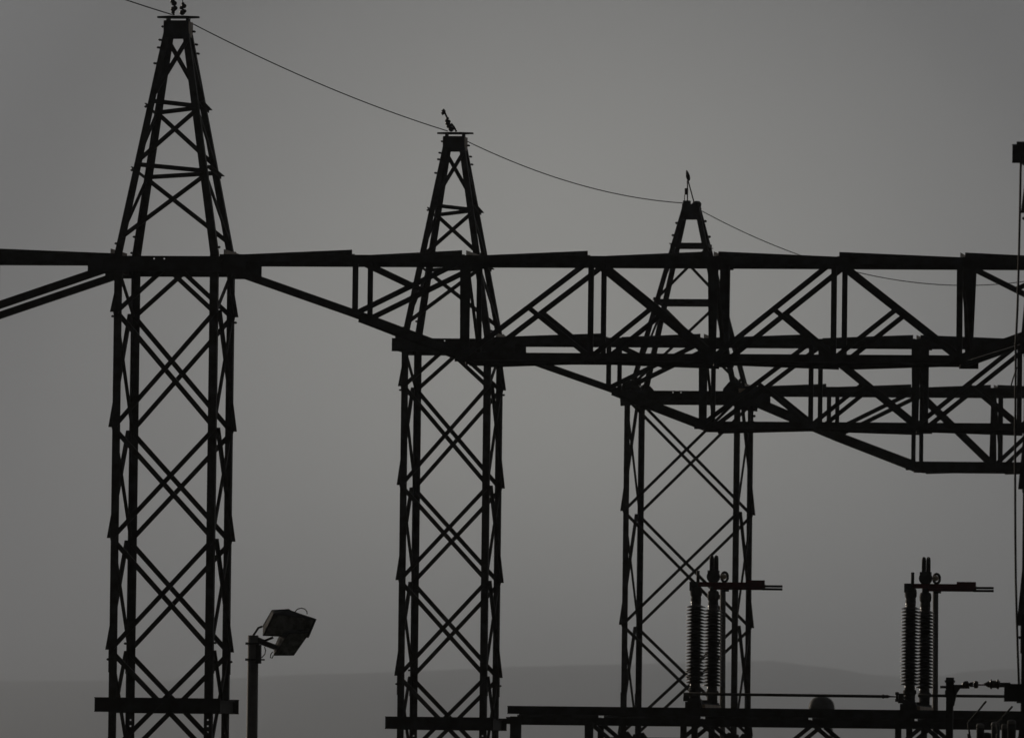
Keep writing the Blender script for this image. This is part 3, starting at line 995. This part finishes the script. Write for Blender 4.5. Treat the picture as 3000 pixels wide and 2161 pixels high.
M('drop_clamp', tube_g([r3(2011, 499), r3(2013, 504), r3(2015, 515), r3(2017, 523), r3(2019, 530)], [.008, .024, .042, .040, .016], 10), M_BEAM, t, True)
M('stay', tube_g([r3(2014, 528), r3(2014, 590)], .0125, 6), M_BEAM, t)
M('stay', tube_g([r3(2016, 530), r3(2033, 592)], .0125, 6), M_BEAM, t)
M('stay', tube_g([r3(2006, 570), r3(2005, 592)], .009, 6), M_BEAM, t)
M('drum', lathe_g([(.03, -.065), (.037, -.055), (.037, .055), (.03, .065)], tuple(r3(2011, 561)), 10), M_BEAM, t)


# ------------------------------------------------------------------ wires
def span(name, a, b, sag, lb, r=.0095, grp='shield wires from tower to tower', n=40, skew=0.0):
    a, b = Vector(a), Vector(b)
    pts = []
    for i in range(n+1):
        u = i/n
        p = (b-a)*u
        p.z -= sag*4*u*(1-u)
        pts.append(p)
    o = M(name, tube_g(pts, r, 6), M_WIRE, None, True)
    o.location = a
    return tag(o, lb, 'wire', grp)


span('shield_wire', P(566, 71, Y1+1.2), P(1311, 384, 191.3), .11, 'shield wire sagging from the left tower to the middle tower')
span('shield_wire', P(1366, 413, 191.9), P(2004, 595, Y3+1.1), .22, 'shield wire sagging from the middle tower to the wide tower')
span('shield_wire', P(2052, 616, Y3+1.3), P(3200, 780, 245.0), .9, 'shield wire running right from the wide tower down behind the nearest beam')
span('shield_wire', P(503, 43, Y1+.5), P(-700, -500, 134.8), .2, 'short visible piece of shield wire left of the left tower top')

# cable hanging in front of the near tower from its arm to its lower rail
ycb = 134.6
cps = [(2992, 455), (2990, 500), (2988, 620), (2984, 800), (2981, 900), (2976, 1010), (2975.5, 1110), (2974.5, 1250), (2974, 1400), (2974.5, 1560), (2976, 1700), (2978.5, 1800), (2981.5, 1900), (2985, 2002)]
o0 = P(2992, 455, ycb)
cb = M('hanging_cable', tube_g([P(x, y, ycb)-o0 for x, y in cps], .0145, 8), M_WIRE, None, True)
cb.location = o0
tag(cb, 'slack cable hanging down the right edge between arm and rail of the near tower', 'cable')

o0 = P(2978, 1078, 190.6)
jw = M('jumper_wire', tube_g([P(x, y, 190.6)-o0 for x, y in ((2984, 1074), (2978, 1078), (2974, 1092), (2968, 1108), (2961, 1134))], .013, 6), M_WIRE, None, True)
jw.location = o0
tag(jw, 'short curved wire beside the last upright of the second beam at the right edge', 'wire')

# ------------------------------------------------------------------ ground, hills, haze
g = M('ground', ([(-30000, -2000, 0), (30000, -2000, 0), (30000, 45000, 0), (-30000, 45000, 0)], [(0, 1, 2, 3)]), M_GROUND)
tag(g, kind='structure')


def ridge(name, dist, profile, depth):
    """profile: (px, height m) across the picture; a long ridge of terrain at that distance"""
    vs, fs = [], []
    rows = [(-.5, 0.0), (-.35, .28), (-.2, .62), (-.08, .9), (0, 1.0), (.1, .92), (.3, .6), (.6, .2), (1, 0)]
    n = 220
    rnd = random.Random(3)
    for k, (dy, hh) in enumerate(rows):
        for i in range(n+1):
            px = -9000 + 21000*i/n
            y = dist + dy*depth
            x = P(px, 1900, dist).x*(y/dist)
            hz = profile(px)
            hz = hz*hh*(1+.05*math.sin(i*.7+k*1.3)*(1 if 0 < hh < 1 else 0)) + (-3 if hh == 0 else 0)
            vs.append((x, y, hz))
    for k in range(len(rows)-1):
        for i in range(n):
            a = k*(n+1)+i
            fs.append((a, a+1, a+n+2, a+n+1))
    o = mesh_obj(name, vs, fs, M_HILL, None, True)
    return tag(o, kind='structure')


DIST = 20000.0
CREST = [(-9000, 2080), (-3000, 2030), (-800, 2005), (0, 1994), (500, 1992), (1000, 1972), (1300, 1962), (1500, 1952), (1750, 1946), (2050, 1940), (2250, 1934), (2400, 1950), (2550, 1975), (2700, 1984), (2850, 1966), (3000, 1955), (3500, 1985), (6000, 2040), (12000, 2090)]


def crest(px):
    for (a, ya), (b, yb) in zip(CREST, CREST[1:]):
        if a <= px <= b:
            u = (px-a)/(b-a)
            u = u*u*(3-2*u)
            y = ya+(yb-ya)*u
            return P(min(max(px, -9000), 12000), y, DIST).z
    return 100.0


ridge('hills', DIST, crest, 3500)

hz_top = 420.0
hv = box_g((0, 12500, hz_top/2-2), 36000, 27000, hz_top+4)
hz = M('haze', hv, M_CONC)
hm = bpy.data.materials.new('haze_air')
hm.use_nodes = True
ht = hm.node_tree
for n_ in list(ht.nodes):
    ht.nodes.remove(n_)
ho = ht.nodes.new('ShaderNodeOutputMaterial')
hp = ht.nodes.new('ShaderNodeVolumePrincipled')
hp.inputs['Color'].default_value = (.91, .935, .975, 1)
hp.inputs['Density'].default_value = 1.1e-4
hp.inputs['Anisotropy'].default_value = .97
ht.links.new(hp.outputs[0], ho.inputs['Volume'])
hz.data.materials.clear()
hz.data.materials.append(hm)
tag(hz, kind='stuff')
S.cycles.volume_bounces = 1
S.cycles.max_bounces = 6
S.cycles.sample_clamp_indirect = 2.0
S.cycles.filter_width = 1.5
